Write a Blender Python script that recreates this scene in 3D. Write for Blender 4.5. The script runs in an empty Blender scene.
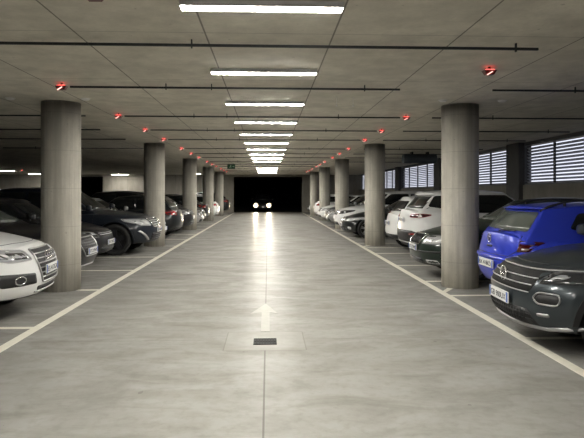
import bpy, bmesh, math, random
from math import sin, cos, pi, radians
from mathutils import Vector, Matrix
from mathutils.bvhtree import BVHTree

random.seed(7)
SC = bpy.context.scene
COL = SC.collection

# ------------------------------------------------------------------ materials
def mat(name, col=(.5, .5, .5), rough=.5, metal=0., coat=0., emit=None, estr=0., spec=.5, bump=None, vary=0.):
    m = bpy.data.materials.new(name); m.use_nodes = True
    nt = m.node_tree; b = nt.nodes['Principled BSDF']
    b.inputs['Base Color'].default_value = (*col, 1)
    b.inputs['Roughness'].default_value = rough
    b.inputs['Metallic'].default_value = metal
    b.inputs['Coat Weight'].default_value = coat
    b.inputs['Coat Roughness'].default_value = .04
    b.inputs['Specular IOR Level'].default_value = spec
    if emit:
        b.inputs['Emission Color'].default_value = (*emit, 1)
        b.inputs['Emission Strength'].default_value = estr
    tc = nt.nodes.new('ShaderNodeTexCoord')
    n = nt.nodes.new('ShaderNodeTexNoise')
    n.inputs['Scale'].default_value = 14; n.inputs['Detail'].default_value = 3
    nt.links.new(tc.outputs['Object'], n.inputs['Vector'])
    mr = nt.nodes.new('ShaderNodeMapRange')
    mr.inputs['To Min'].default_value = max(.01, rough * .85); mr.inputs['To Max'].default_value = min(1, rough * 1.15)
    nt.links.new(n.outputs['Fac'], mr.inputs['Value']); nt.links.new(mr.outputs['Result'], b.inputs['Roughness'])
    if vary:
        mx = nt.nodes.new('ShaderNodeMix'); mx.data_type = 'RGBA'
        mx.inputs['A'].default_value = (*[c * (1 - vary) for c in col], 1)
        mx.inputs['B'].default_value = (*[min(1, c * (1 + vary)) for c in col], 1)
        nt.links.new(n.outputs['Fac'], mx.inputs['Factor']); nt.links.new(mx.outputs['Result'], b.inputs['Base Color'])
    if bump:
        bp = nt.nodes.new('ShaderNodeBump'); bp.inputs['Strength'].default_value = bump
        nt.links.new(n.outputs['Fac'], bp.inputs['Height']); nt.links.new(bp.outputs['Normal'], b.inputs['Normal'])
    return m

class NB:
    """small node-building helper"""
    def __init__(s, m):
        s.nt = m.node_tree; s.bsdf = s.nt.nodes['Principled BSDF']
    def new(s, t, **kw):
        n = s.nt.nodes.new(t)
        for k, v in kw.items(): setattr(n, k, v)
        return n
    def link(s, a, b): s.nt.links.new(a, b)
    def math(s, op, a, b=None):
        n = s.new('ShaderNodeMath', operation=op)
        for i, v in enumerate((a, b)):
            if v is None: continue
            if isinstance(v, (int, float)): n.inputs[i].default_value = v
            else: s.link(v, n.inputs[i])
        return n.outputs[0]
    def noise(s, vec, scale, detail=4, rough=.55, dist=0.):
        n = s.new('ShaderNodeTexNoise')
        n.inputs['Scale'].default_value = scale; n.inputs['Detail'].default_value = detail
        n.inputs['Roughness'].default_value = rough; n.inputs['Distortion'].default_value = dist
        s.link(vec, n.inputs['Vector']); return n.outputs['Fac']
    def rng(s, v, a, b, c, d):
        n = s.new('ShaderNodeMapRange'); s.link(v, n.inputs['Value'])
        for k, x in zip(('From Min', 'From Max', 'To Min', 'To Max'), (a, b, c, d)): n.inputs[k].default_value = x
        return n.outputs['Result']
    def mix(s, f, a, b, blend='MIX'):
        n = s.new('ShaderNodeMix', data_type='RGBA', blend_type=blend)
        if isinstance(f, (int, float)): n.inputs['Factor'].default_value = f
        else: s.link(f, n.inputs['Factor'])
        for k, v in (('A', a), ('B', b)):
            if isinstance(v, tuple): n.inputs[k].default_value = (*v, 1)
            else: s.link(v, n.inputs[k])
        return n.outputs['Result']
    def map(s, vec, scale=(1, 1, 1), loc=(0, 0, 0)):
        n = s.new('ShaderNodeMapping'); n.inputs['Scale'].default_value = scale; n.inputs['Location'].default_value = loc
        s.link(vec, n.inputs['Vector']); return n.outputs['Vector']
    def periodic(s, v, off, per, halfw):
        """1 on lines at off + k*per of half width halfw, else 0"""
        t = s.math('ADD', s.math('DIVIDE', s.math('SUBTRACT', v, off), per), 0.5)
        f = s.math('ABSOLUTE', s.math('SUBTRACT', s.math('FRACT', t), 0.5))
        return s.math('LESS_THAN', f, halfw / per)
    def line(s, v, pos, halfw):
        return s.math('LESS_THAN', s.math('ABSOLUTE', s.math('SUBTRACT', v, pos)), halfw)
    def between(s, v, a, b):
        return s.math('MULTIPLY', s.math('GREATER_THAN', v, a), s.math('LESS_THAN', v, b))

def concrete(name, c1, c2, rough, joints=None, scale=1.0, bump=.05):
    m = bpy.data.materials.new(name); m.use_nodes = True
    N = NB(m); tc = N.new('ShaderNodeTexCoord'); o = tc.outputs['Object']
    sep = N.new('ShaderNodeSeparateXYZ'); N.link(o, sep.inputs[0])
    big = N.noise(o, .55 * scale, 5, .6, .4)
    med = N.noise(N.map(o, (1, 1, .35)), 3.2 * scale, 6, .62)
    fine = N.noise(o, 26 * scale, 3, .6)
    c = N.mix(N.rng(big, .3, .7, 0, 1), c1, c2)
    c = N.mix(N.rng(med, .38, .64, 0, .7), c, tuple(x * .66 for x in c1))
    c = N.mix(N.rng(fine, .45, .7, 0, .22), c, tuple(x * .62 for x in c1))
    pores = N.math('GREATER_THAN', N.noise(N.map(o, (1, 1, 1), (3, 5, 1)), 9 * scale, 2, .5), .735)
    c = N.mix(N.math('MULTIPLY', pores, .45), c, tuple(x * .35 for x in c1))
    if joints: c = joints(N, sep, c)
    N.link(c, N.bsdf.inputs['Base Color'])
    N.link(N.rng(med, .3, .7, rough * .85, min(1, rough * 1.12)), N.bsdf.inputs['Roughness'])
    bp = N.new('ShaderNodeBump'); bp.inputs['Strength'].default_value = bump; bp.inputs['Distance'].default_value = .02
    N.link(med, bp.inputs['Height']); N.link(bp.outputs['Normal'], N.bsdf.inputs['Normal'])
    return m

def ceil_joints(N, sep, c):
    jx = N.periodic(sep.outputs[0], .60, 1.17, .008); jy = N.periodic(sep.outputs[1], 5.05, 2.1, .007)
    c = N.mix(N.math('MULTIPLY', jy, .42), c, (.10, .09, .075))
    return N.mix(N.math('MULTIPLY', jx, .72), c, (.08, .07, .06))
def col_joints(N, sep, c):
    jz = N.periodic(sep.outputs[2], 1.02, .6, .005)
    st = N.noise(N.map(sep.inputs[0].links[0].from_socket, (7, 7, .25)), 1.4, 4, .6)
    c = N.mix(N.rng(st, .40, .66, 0, .62), c, (.31, .29, .24))
    return N.mix(N.math('MULTIPLY', jz, .35), c, (.25, .235, .20))
def wall_joints(N, sep, c):
    jx = N.periodic(sep.outputs[0], .2, 1.25, .008); jz = N.periodic(sep.outputs[2], 0, 1.3, .006)
    return N.mix(N.math('MULTIPLY', N.math('MAXIMUM', jx, jz), .5), c, (.10, .09, .08))

M_CEIL = concrete('ceiling concrete', (.70, .66, .555), (.58, .545, .455), .85, ceil_joints)
M_COL = concrete('column concrete', (.68, .645, .56), (.55, .52, .44), .75, col_joints, 1.6)
M_WALL = concrete('wall concrete', (.34, .315, .265), (.27, .25, .21), .85, wall_joints)
M_DIM = concrete('concrete with painted shade', (.13, .125, .11), (.10, .095, .085), .85)  # shade painted into the concrete colour to keep the left hall dim
M_PARA = concrete('parapet concrete', (.25, .235, .20), (.20, .19, .16), .85)
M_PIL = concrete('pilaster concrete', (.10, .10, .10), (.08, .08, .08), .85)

def floor_mat():
    m = bpy.data.materials.new('polished concrete floor'); m.use_nodes = True
    N = NB(m); tc = N.new('ShaderNodeTexCoord'); o = tc.outputs['Object']
    sep = N.new('ShaderNodeSeparateXYZ'); N.link(o, sep.inputs[0]); X, Y = sep.outputs[0], sep.outputs[1]
    big = N.noise(N.map(o, (1, .8, 1)), .55, 6, .62, .8)
    med = N.noise(N.map(o, (.7, 1.5, 1)), 1.9, 7, .66, .6)
    fine = N.noise(o, 11, 5, .65)
    c = N.mix(N.rng(big, .32, .68, 0, 1), (.245, .238, .218), (.32, .312, .288))
    c = N.mix(N.rng(med, .42, .70, 0, .62), c, (.155, .145, .126))
    c = N.mix(N.rng(fine, .48, .72, 0, .32), c, (.15, .138, .12))
    spots = N.math('GREATER_THAN', N.noise(N.map(o, (1, .7, 1), (2, 7, 0)), 6.5, 2, .5), .76)
    c = N.mix(N.math('MULTIPLY', spots, .4), c, (.10, .09, .08))
    # saw-cut joints and the filled strip round the drain
    in_box = N.math('MULTIPLY', N.between(X, -.44, .38), N.between(Y, 5.47, 6.2))
    ctr = N.math('MULTIPLY', N.line(X, -.03, .007), N.math('SUBTRACT', 1, in_box))
    cross = N.math('MULTIPLY', N.periodic(Y, 5.88, 7.35, .006), N.math('SUBTRACT', 1, in_box))
    e1 = N.math('MULTIPLY', N.math('MAXIMUM', N.line(X, -.44, .006), N.line(X, .38, .006)), N.between(Y, 5.47, 6.2))
    e2 = N.math('MULTIPLY', N.math('MAXIMUM', N.line(Y, 5.47, .008), N.line(Y, 6.2, .008)), N.between(X, -.44, .38))
    c = N.mix(N.math('MULTIPLY', in_box, .35), c, (.31, .298, .268))
    c = N.mix(N.math('MULTIPLY', ctr, .75), c, (.11, .10, .09))
    c = N.mix(N.math('MULTIPLY', cross, .5), c, (.14, .13, .115))
    c = N.mix(N.math('MULTIPLY', N.math('MAXIMUM', e1, e2), .5), c, (.15, .14, .12))
    N.link(c, N.bsdf.inputs['Base Color'])
    r = N.rng(med, .3, .7, .27, .42)
    N.link(r, N.bsdf.inputs['Roughness'])
    N.bsdf.inputs['Specular IOR Level'].default_value = .012
    bp = N.new('ShaderNodeBump'); bp.inputs['Strength'].default_value = .045; bp.inputs['Distance'].default_value = .02
    N.link(med, bp.inputs['Height']); N.link(bp.outputs['Normal'], N.bsdf.inputs['Normal'])
    return m
M_FLOOR = floor_mat()
M_LINE = mat('worn white floor paint', (.74, .71, .61), .42, vary=.12, spec=.05)
M_ARROW = mat('faded white floor paint', (.31, .30, .27), .36, vary=.15, spec=.014)
M_TUNNEL = mat('tunnel surface with painted darkness', (.012, .011, .013), .9)  # unlit gloom painted in as a near-black colour
M_TUBE = mat('lamp diffuser', (.9, .9, .88), .4, emit=(1, .965, .89), estr=28)
M_HOUSE = mat('white lamp housing', (.75, .75, .72), .5)
M_DARKM = mat('dark steel trunking', (.016, .020, .020), .6, .0)
M_RED = mat('red indicator light', (.6, .05, .04), .4, emit=(1, .10, .08), estr=.4)
M_PINK = mat('pale red indicator strip', (.8, .3, .25), .4, emit=(1, .42, .36), estr=.35)
M_SENS = mat('dark red sensor housing', (.10, .012, .012), .35)
M_SLAT = mat('painted aluminium slat', (.50, .51, .54), .45)
M_MULL = mat('grey window mullion', (.13, .135, .15), .5)
M_SIGN = mat('green sign face', (.005, .04, .015), .4, emit=(.02, .30, .09), estr=.003)
M_SIGNW = mat('pale sign pictogram', (.3, .4, .3), .4, emit=(.6, .9, .65), estr=.01)
M_FAN = mat('blue grey painted steel', (.07, .085, .10), .5)
M_IRON = mat('cast iron', (.02, .019, .018), .7, 0., spec=.1)
M_WHITEP = mat('white plastic', (.75, .74, .70), .5)

M_BLK = mat('black plastic', (.018, .018, .019), .55)
M_UNDER = mat('dark underbody', (.008, .008, .008), .8)
M_RUB = mat('tyre rubber', (.016, .016, .016), .75)
M_GLASS = mat('tinted window glass', (.010, .012, .013), .05, spec=.6)
M_GLASSG = mat('greenish window glass', (.10, .115, .10), .06, spec=.7)
M_CHROME = mat('chrome', (.75, .75, .76), .12, 1.)
M_SATIN = mat('satin silver trim', (.42, .42, .42), .35, .85)
M_RIM = mat('silver alloy', (.45, .45, .46), .3, .9)
M_RIMD = mat('dark alloy', (.05, .05, .055), .35, .6)
M_LENS = mat('clear headlight lens', (.55, .56, .57), .1, .35, 1.)
M_LENSD = mat('dark headlight inside', (.04, .042, .046), .12, .3, 1.)
M_DRL = mat('bright headlight reflector', (.85, .86, .88), .15, .4, 1.)
M_TAIL = mat('red tail lamp lens', (.30, .012, .012), .1, 0, 1.)
M_TAILD = mat('dark tail lamp lens', (.07, .006, .008), .1, 0, 1.)
M_PLATE = mat('white licence plate', (.74, .74, .72), .4)
M_PLBLUE = mat('blue plate band', (.05, .12, .45), .4)
M_TEXT = mat('black plate lettering', (.02, .02, .025), .5)
M_BEAM = mat('lit headlamp', (1, .9, .7), .3, emit=(1, .80, .50), estr=1.6)

def paint(name, col, rough=.3, metal=0.):
    return mat(name, col, rough, metal, .5, spec=.35)
P_WHITE = paint('white car paint', (.78, .78, .76))
P_BLACK = paint('black car paint', (.010, .010, .012))
P_GREY = paint('dark grey metallic paint', (.044, .054, .060), .30, .4)
P_BLUE = paint('bright blue car paint', (.030, .055, .56), .3, .1)
P_GREEN = paint('dark green car paint', (.010, .020, .014))
P_NAVY = paint('blue black car paint', (.010, .014, .022))
P_ANTH = paint('anthracite car paint', (.022, .025, .026), .3, .4)
P_SILV = paint('silver car paint', (.42, .42, .42), .32, .7)
P_RED = paint('dark red car paint', (.14, .012, .012))

# ------------------------------------------------------------------ mesh helpers
def link_mesh(name, bm, mats, parent=None, smooth=False, loc=None):
    me = bpy.data.meshes.new(name); bm.to_mesh(me); bm.free()
    for m in (mats if isinstance(mats, (list, tuple)) else [mats]): me.materials.append(m)
    if smooth:
        for p in me.polygons: p.use_smooth = True
    o = bpy.data.objects.new(name, me); COL.objects.link(o)
    if parent: o.parent = parent
    if loc is not None: o.location = loc
    return o
def tag(o, label=None, cat=None, group=None, kind=None):
    if label: o['label'] = label
    if cat: o['category'] = cat
    if group: o['group'] = group
    if kind: o['kind'] = kind
    return o
def empty(name, loc=(0, 0, 0), rz=0.):
    o = bpy.data.objects.new(name, None); COL.objects.link(o)
    o.location = loc; o.rotation_euler = (0, 0, rz); o.empty_display_size = .1
    return o
def box(bm, x0, x1, y0, y1, z0, z1, mi=0):
    vs = [bm.verts.new((x, y, z)) for z in (z0, z1) for y in (y0, y1) for x in (x0, x1)]
    for f in ((0, 2, 3, 1), (4, 5, 7, 6), (0, 1, 5, 4), (2, 6, 7, 3), (0, 4, 6, 2), (1, 3, 7, 5)):
        bm.faces.new([vs[i] for i in f]).material_index = mi
    return vs
def bevel(bm, w, seg=2):
    bmesh.ops.bevel(bm, geom=bm.edges[:], offset=w, segments=seg, affect='EDGES', clamp_overlap=True)
def tube(bm, pts, r, n=6, closed=False, mi=0):
    pts = [Vector(p) for p in pts]; N = len(pts); rings = []
    for i, p in enumerate(pts):
        a = pts[i - 1] if (i or closed) else p; b = pts[(i + 1) % N] if (i < N - 1 or closed) else p
        t = (b - a)
        t = t.normalized() if t.length > 1e-9 else Vector((0, 0, 1))
        u = t.cross(Vector((0, 0, 1)) if abs(t.z) < .9 else Vector((1, 0, 0))).normalized(); v = t.cross(u)
        rings.append([bm.verts.new(p + u * r * cos(2 * pi * k / n) + v * r * sin(2 * pi * k / n)) for k in range(n)])
    for i in range(N if closed else N - 1):
        A, B = rings[i], rings[(i + 1) % N]
        for k in range(n):
            f = bm.faces.new((A[k], A[(k + 1) % n], B[(k + 1) % n], B[k])); f.material_index = mi; f.smooth = True
    if not closed:
        bm.faces.new(rings[0][::-1]).material_index = mi; bm.faces.new(rings[-1]).material_index = mi
def lathe_y(bm, prof, n=40, mi=0, off=0.):
    """profile [(radius, y)] revolved round the y axis, closed loop of profile points"""
    rings = [[bm.verts.new((r * cos(2 * pi * k / n), y + off, r * sin(2 * pi * k / n))) for k in range(n)] for r, y in prof]
    for i in range(len(prof)):
        A, B = rings[i], rings[(i + 1) % len(prof)]
        for k in range(n):
            f = bm.faces.new((A[k], A[(k + 1) % n], B[(k + 1) % n], B[k])); f.material_index = mi; f.smooth = True
def rounded(pts, r, n=3):
    out = []; N = len(pts)
    for i in range(N):
        p = Vector(pts[i]); a = Vector(pts[i - 1]); b = Vector(pts[(i + 1) % N])
        da, db = (a - p), (b - p); rr = min(r, da.length * .45, db.length * .45)
        A = p + da.normalized() * rr; B = p + db.normalized() * rr
        for k in range(n + 1):
            t = k / n
            out.append(tuple((1 - t) ** 2 * A + 2 * t * (1 - t) * p + t * t * B))
    return out
def interp(x, keys):
    keys = sorted(keys)
    if x <= keys[0][0]: return keys[0][1]
    for (a, u), (b, v) in zip(keys, keys[1:]):
        if x <= b: return u + (v - u) * (x - a) / (b - a)
    return keys[-1][1]
def sstep(a, b, x):
    t = max(0., min(1., (x - a) / (b - a))); return t * t * (3 - 2 * t)

# ------------------------------------------------------------------ car builder (nose towards +x, ground at z=0)
def lattice(A, B, Cc, fn):
    bm = bmesh.new(); V = {}
    na, nb, nc = len(A), len(B), len(Cc)
    def v(i, j, k):
        if (i, j, k) not in V: V[(i, j, k)] = bm.verts.new(fn(A[i], B[j], Cc[k]))
        return V[(i, j, k)]
    for i in range(na - 1):
        for j in range(nb - 1):
            bm.faces.new((v(i, j, 0), v(i, j + 1, 0), v(i + 1, j + 1, 0), v(i + 1, j, 0)))
            bm.faces.new((v(i, j, nc - 1), v(i + 1, j, nc - 1), v(i + 1, j + 1, nc - 1), v(i, j + 1, nc - 1)))
    for i in range(na - 1):
        for k in range(nc - 1):
            bm.faces.new((v(i, 0, k), v(i + 1, 0, k), v(i + 1, 0, k + 1), v(i, 0, k + 1)))
            bm.faces.new((v(i, nb - 1, k), v(i, nb - 1, k + 1), v(i + 1, nb - 1, k + 1), v(i + 1, nb - 1, k)))
    for j in range(nb - 1):
        for k in range(nc - 1):
            bm.faces.new((v(0, j, k), v(0, j, k + 1), v(0, j + 1, k + 1), v(0, j + 1, k)))
            bm.faces.new((v(na - 1, j, k), v(na - 1, j + 1, k), v(na - 1, j + 1, k + 1), v(na - 1, j, k + 1)))
    bmesh.ops.recalc_face_normals(bm, faces=bm.faces[:])
    return bm
def evaluated(bm, mods):
    """run modifiers over a bmesh, give back a new bmesh"""
    me = bpy.data.meshes.new('tmp'); bm.to_mesh(me); bm.free()
    o = bpy.data.objects.new('tmp', me); COL.objects.link(o)
    for t, kw in mods:
        md = o.modifiers.new(t, t)
        for k, v in kw.items(): setattr(md, k, v)
    dg = bpy.context.evaluated_depsgraph_get(); dg.update()
    out = bmesh.new(); ev = o.evaluated_get(dg); out.from_mesh(ev.data)
    bpy.data.objects.remove(o); bpy.data.meshes.remove(me)
    return out

class Car:
    def __init__(s, name, label, cat, body_mat, L, W, H, wb, fo, R, clear=.18, nose=.80, cowl=.98, cowl_in=1.2, belt=.98, belt_r=1.0,
                 roof_f=1.95, roof_r=.7, rear_in=.12, deck=None, rake_n=.10, round_n=.30, round_r=.22, tumble=.70, level=2, cladding=None,
                 group=None, detail=True, roof_mat=None):
        s.__dict__.update(locals()); del s.__dict__['s']
        s.root = empty(name); tag(s.root, label, cat, group)
        s.xf, s.xr = L / 2, -L / 2
        s.ax_f, s.ax_r = L / 2 - fo, L / 2 - fo - wb
        s.make_body()
    def top_z(s, x):
        d = s.deck if s.deck is not None else s.belt_r
        k = [(s.xf, s.nose - .03), (s.xf - .18, s.nose + .015), (s.xf - .5, s.nose + .35 * (s.cowl - s.nose) + .02), (s.xf - s.cowl_in, s.cowl),
             (0, s.belt), (s.xr + s.rear_in + .35, s.belt_r), (s.xr, d - .03)]
        return interp(x, k)
    def make_body(s):
        L, W = s.L, s.W
        plan = [(0, .885), (.03, .93), (.10, .975), (.2, 1), (.8, 1), (.90, .975), (.96, .93), (1, .89)]
        sec = [(0, .90), (.1, .955), (.3, .995), (.55, 1.), (.8, .975), (.93, .945), (1, .895)]
        f_prof = [(0, .10), (.12, .03), (.3, 0), (.5, .012), (.8, .05), (1, .05 + s.rake_n)]
        r_prof = [(0, .12), (.15, .03), (.35, 0), (.5, .03), (.8, .06), (1, .06 + .04)]
        def fn(a, b, c):
            x = s.xr + a * L
            zt, zb = s.top_z(x), s.clear + .05 * sstep(.86, 1, a) + .08 * (1 - sstep(0, .12, a))
            y = b * W / 2 * interp(a, plan) * interp(c, sec)
            z = zb + (zt - zb) * c - (.05 * b ** 2 + .03 * abs(b) ** 6) * (c ** 4)
            wf, wr = sstep(.72, 1, a), 1 - sstep(0, .2, a)
            x -= wf * (s.round_n * (.25 * b * b + .75 * abs(b) ** 4.5) + interp(c, f_prof))
            x += wr * (s.round_r * (.25 * b * b + .75 * abs(b) ** 4.5) + interp(c, r_prof))
            return (x, y, z)
        A = [0, .012, .05, .12, .2, .3, .4, .5, .6, .7, .78, .86, .92, .96, .988, 1]
        B = [-1, -.95, -.8, -.55, -.28, 0, .28, .55, .8, .95, 1]
        Cc = [0, .07, .2, .38, .58, .78, .92, .985, 1]
        lower = lattice(A, B, Cc, fn)
        for zc in (1,):
            pass
        arch = bmesh.new(); r = s.R + .055
        for ax in (s.ax_f, s.ax_r):
            for sd in (-1, 1):
                y0, y1 = sd * (W / 2 - .30), sd * (W / 2 + .2)
                n = 40
                ra = [[arch.verts.new((ax + r * cos(2 * pi * k / n), y, s.R + r * sin(2 * pi * k / n))) for k in range(n)] for y in (y0, y1)]
                for k in range(n):
                    arch.faces.new((ra[0][k], ra[0][(k + 1) % n], ra[1][(k + 1) % n], ra[1][k]))
                arch.faces.new(ra[0]); arch.faces.new(ra[1])
        bmesh.ops.recalc_face_normals(arch, faces=arch.faces[:])
        ame = bpy.data.meshes.new('cut'); arch.to_mesh(ame); arch.free()
        ao = bpy.data.objects.new('cut', ame); COL.objects.link(ao)
        lower = evaluated(lower, [('SUBSURF', dict(levels=s.level, render_levels=s.level)),
                                  ('BOOLEAN', dict(object=ao, operation='DIFFERENCE', solver='EXACT'))])
        bpy.data.objects.remove(ao); bpy.data.meshes.remove(ame)
        for f in lower.faces:
            c = f.calc_center_median(); f.smooth = True; f.material_index = 0
            for ax in (s.ax_f, s.ax_r):
                rr = math.hypot(c.x - ax, c.z - s.R)
                if rr < r + .004 and abs(c.y) < W / 2 + .1 and (abs(f.normal.y) < .5 and (Vector((c.x - ax, 0, c.z - s.R)).normalized().dot(f.normal) < -.6) or rr < r - .01):
                    f.material_index = 1
            if f.normal.z < -.8 and c.z < .35: f.material_index = 1
            if s.cladding and c.z < s.cladding: f.material_index = 1
        # greenhouse
        xwb, xrf, xrr, xrb = s.xf - s.cowl_in + .08, s.xf - s.roof_f, s.xr + s.roof_r, s.xr + s.rear_in
        s.gh = (xwb, xrf, xrr, xrb)
        z0 = min(s.belt, s.cowl) - .07
        def gn(a, b, c):
            cc = c ** .92
            xa = xrb + (xrr - xrb) * cc ** 1.15; xb = xwb + (xrf - xwb) * cc
            x = xa + (xb - xa) * a
            wsec = interp(c, [(0, .935), (.15, .915), (.5, .85), (.85, .76), (1, s.tumble)])
            pl = interp(a, [(0, .90), (.1, .955), (.25, 1), (.75, 1), (.9, .97), (1, .92)])
            y = b * s.W / 2 * wsec * pl
            zt = s.H - .05 * (1 - sstep(0, .35, a)) - .05 * sstep(.62, 1, a)
            z = z0 + (zt - z0) * c - .045 * b * b * c ** 3
            x -= .16 * b * b * sstep(.7, 1, a); x += .10 * b * b * (1 - sstep(0, .3, a))
            return (x, y, z)
        g = lattice([0, .03, .12, .25, .4, .55, .7, .85, .96, 1], [-1, -.95, -.75, -.4, 0, .4, .75, .95, 1], [0, .15, .35, .6, .82, .95, 1], gn)
        g = evaluated(g, [('SUBSURF', dict(levels=s.level, render_levels=s.level))])
        mi = 2 if s.roof_mat else 0
        for f in g.faces: f.smooth = True; f.material_index = mi
        s.bvh_g = BVHTree.FromBMesh(g); s.bvh_l = BVHTree.FromBMesh(lower)
        me = bpy.data.meshes.new('x'); g.to_mesh(me); g.free(); lower.from_mesh(me); bpy.data.meshes.remove(me)
        s.bvh = BVHTree.FromBMesh(lower)
        s.body = link_mesh('body', lower, [s.body_mat, M_BLK] + ([s.roof_mat] if s.roof_mat else []), s.root)
    # --- projection of outlines on to the body
    def frame(s, side):
        if side == 'front': return Vector((0, 1, 0)), Vector((0, 0, 1)), Vector((1, 0, 0))
        if side == 'rear': return Vector((0, 1, 0)), Vector((0, 0, 1)), Vector((-1, 0, 0))
        if side == 'left': return Vector((1, 0, 0)), Vector((0, 0, 1)), Vector((0, 1, 0))
        if side == 'right': return Vector((1, 0, 0)), Vector((0, 0, 1)), Vector((0, -1, 0))
        if side == 'top': return Vector((1, 0, 0)), Vector((0, 1, 0)), Vector((0, 0, 1))
    def hit(s, p2, side, bvh=None):
        u, v, n = s.frame(side); o = u * p2[0] + v * p2[1] + n * 5
        h = (bvh or s.bvh).ray_cast(o, -n, 10)
        if h[0] is None:
            h = (bvh or s.bvh).find_nearest(u * p2[0] + v * p2[1] + n * (2.0 if side in ('front', 'rear') else .8))
        return h[0]
    def patch(s, name, poly, side, m, off=.006, thick=.02, parent=None, step=.06, bvh=None, bm=None):
        u, v, n = s.frame(side); own = bm is None
        if own: bm = bmesh.new()
        t = bmesh.new()
        vs = [t.verts.new((p[0], p[1], 0)) for p in poly]; t.faces.new(vs)
        for ax in (0, 1):
            lo, hi = min(p[ax] for p in poly), max(p[ax] for p in poly)
            k = max(1, int((hi - lo) / step))
            for i in range(1, k):
                co = [0, 0, 0]; co[ax] = lo + (hi - lo) * i / k; no = [0, 0, 0]; no[ax] = 1
                bmesh.ops.bisect_plane(t, geom=t.verts[:] + t.edges[:] + t.faces[:], plane_co=co, plane_no=no)
        front, back = {}, {}
        for w in t.verts:
            h = s.hit((w.co.x, w.co.y), side, bvh)
            front[w] = bm.verts.new(h + n * off); back[w] = bm.verts.new(h - n * thick)
        for f in t.faces:
            ff = bm.faces.new([front[w] for w in f.verts]); ff.smooth = True
            bm.faces.new([back[w] for w in reversed(f.verts)])
        for e in t.edges:
            if len(e.link_faces) == 1:
                a, b = e.verts; bm.faces.new((front[a], front[b], back[b], back[a]))
        t.free()
        if own:
            bmesh.ops.recalc_face_normals(bm, faces=bm.faces[:])
            return link_mesh(name, bm, m, parent or s.root)
    def line3(s, pts, side, off=.004, step=.04, closed=False, bvh=None):
        u, v, n = s.frame(side); out = []; P = list(pts) + ([pts[0]] if closed else [])
        for a, b in zip(P, P[1:]):
            d = math.hypot(b[0] - a[0], b[1] - a[1]); k = max(1, int(d / step))
            for i in range(k):
                out.append(s.hit((a[0] + (b[0] - a[0]) * i / k, a[1] + (b[1] - a[1]) * i / k), side, bvh) + n * off)
        if not closed: out.append(s.hit(P[-1], side, bvh) + n * off)
        return out
    def trim(s, name, lines, side, m, r=.008, off=.004, closed=False, parent=None, bvh=None):
        bm = bmesh.new()
        for ln in lines: tube(bm, s.line3(ln, side, off, closed=closed, bvh=bvh), r, 6, closed)
        return link_mesh(name, bm, m, parent or s.root)
    def both(s, poly): return [poly, [(-p[0], p[1]) for p in poly][::-1]]
    # --- glass
    def glass(s, m=None, cpillar=.0, dlo_front=.0, rear_m=None, split=True, rear_bottom=None, chrome=False, rear_w=(.76, .62), rear_top=None):
        m = m or M_GLASS; xwb, xrf, xrr, xrb = s.gh; W, H = s.W, s.H
        zt = H - .135; zb = s.cowl + .03
        wt, wb_ = s.tumble * W / 2 * .84, .90 * W / 2 * .84
        s.patch('windscreen', rounded([(-wb_, zb), (wb_, zb), (wt, zt), (-wt, zt)], .07), 'front', m, bvh=s.bvh_g, off=.008)
        rb = (s.deck + .05 if s.deck is not None else s.belt_r + .05) if rear_bottom is None else rear_bottom
        rt = rear_top or H - .16
        a, b = rear_w
        s.patch('rear_window', rounded([(-a * W / 2, rb), (a * W / 2, rb), (b * W / 2, rt), (-b * W / 2, rt)], .06), 'rear', rear_m or m, bvh=s.bvh_g, off=.008)
        zlo, zhi = s.belt + .045, H - .125
        zlr = s.belt_r + .045
        def fx(z): 
            c = (z - s.belt + .07) / (H - s.belt + .07); return xwb + (xrf - xwb) * c - .30 - dlo_front
        def rx(z):
            c = (z - s.belt + .07) / (H - s.belt + .07); return xrb + (xrr - xrb) * c + .20 + cpillar
        xb = (xrf + xrr) / 2 + .05
        for sd in ('left', 'right'):
            fw = [(fx(zlo), zlo), (fx(zhi), zhi), (xb + .035, zhi), (xb + .035, zlo)]
            rw = [(xb - .035, zlo), (xb - .035, zhi), (rx(zhi), zhi - .02), (rx(zlr), zlr)]
            s.patch('side_window', rounded(fw, .04), sd, m, bvh=s.bvh_g)
            s.patch('side_window', rounded(rw, .05), sd, m, bvh=s.bvh_g)
            if chrome:
                out = [(fx(zlo) + .03, zlo - .02), (rx(zlr) - .03, zlr - .02)]
                s.trim('window_trim', [out], sd, M_CHROME, .009, .006, bvh=s.bvh_g)
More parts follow.
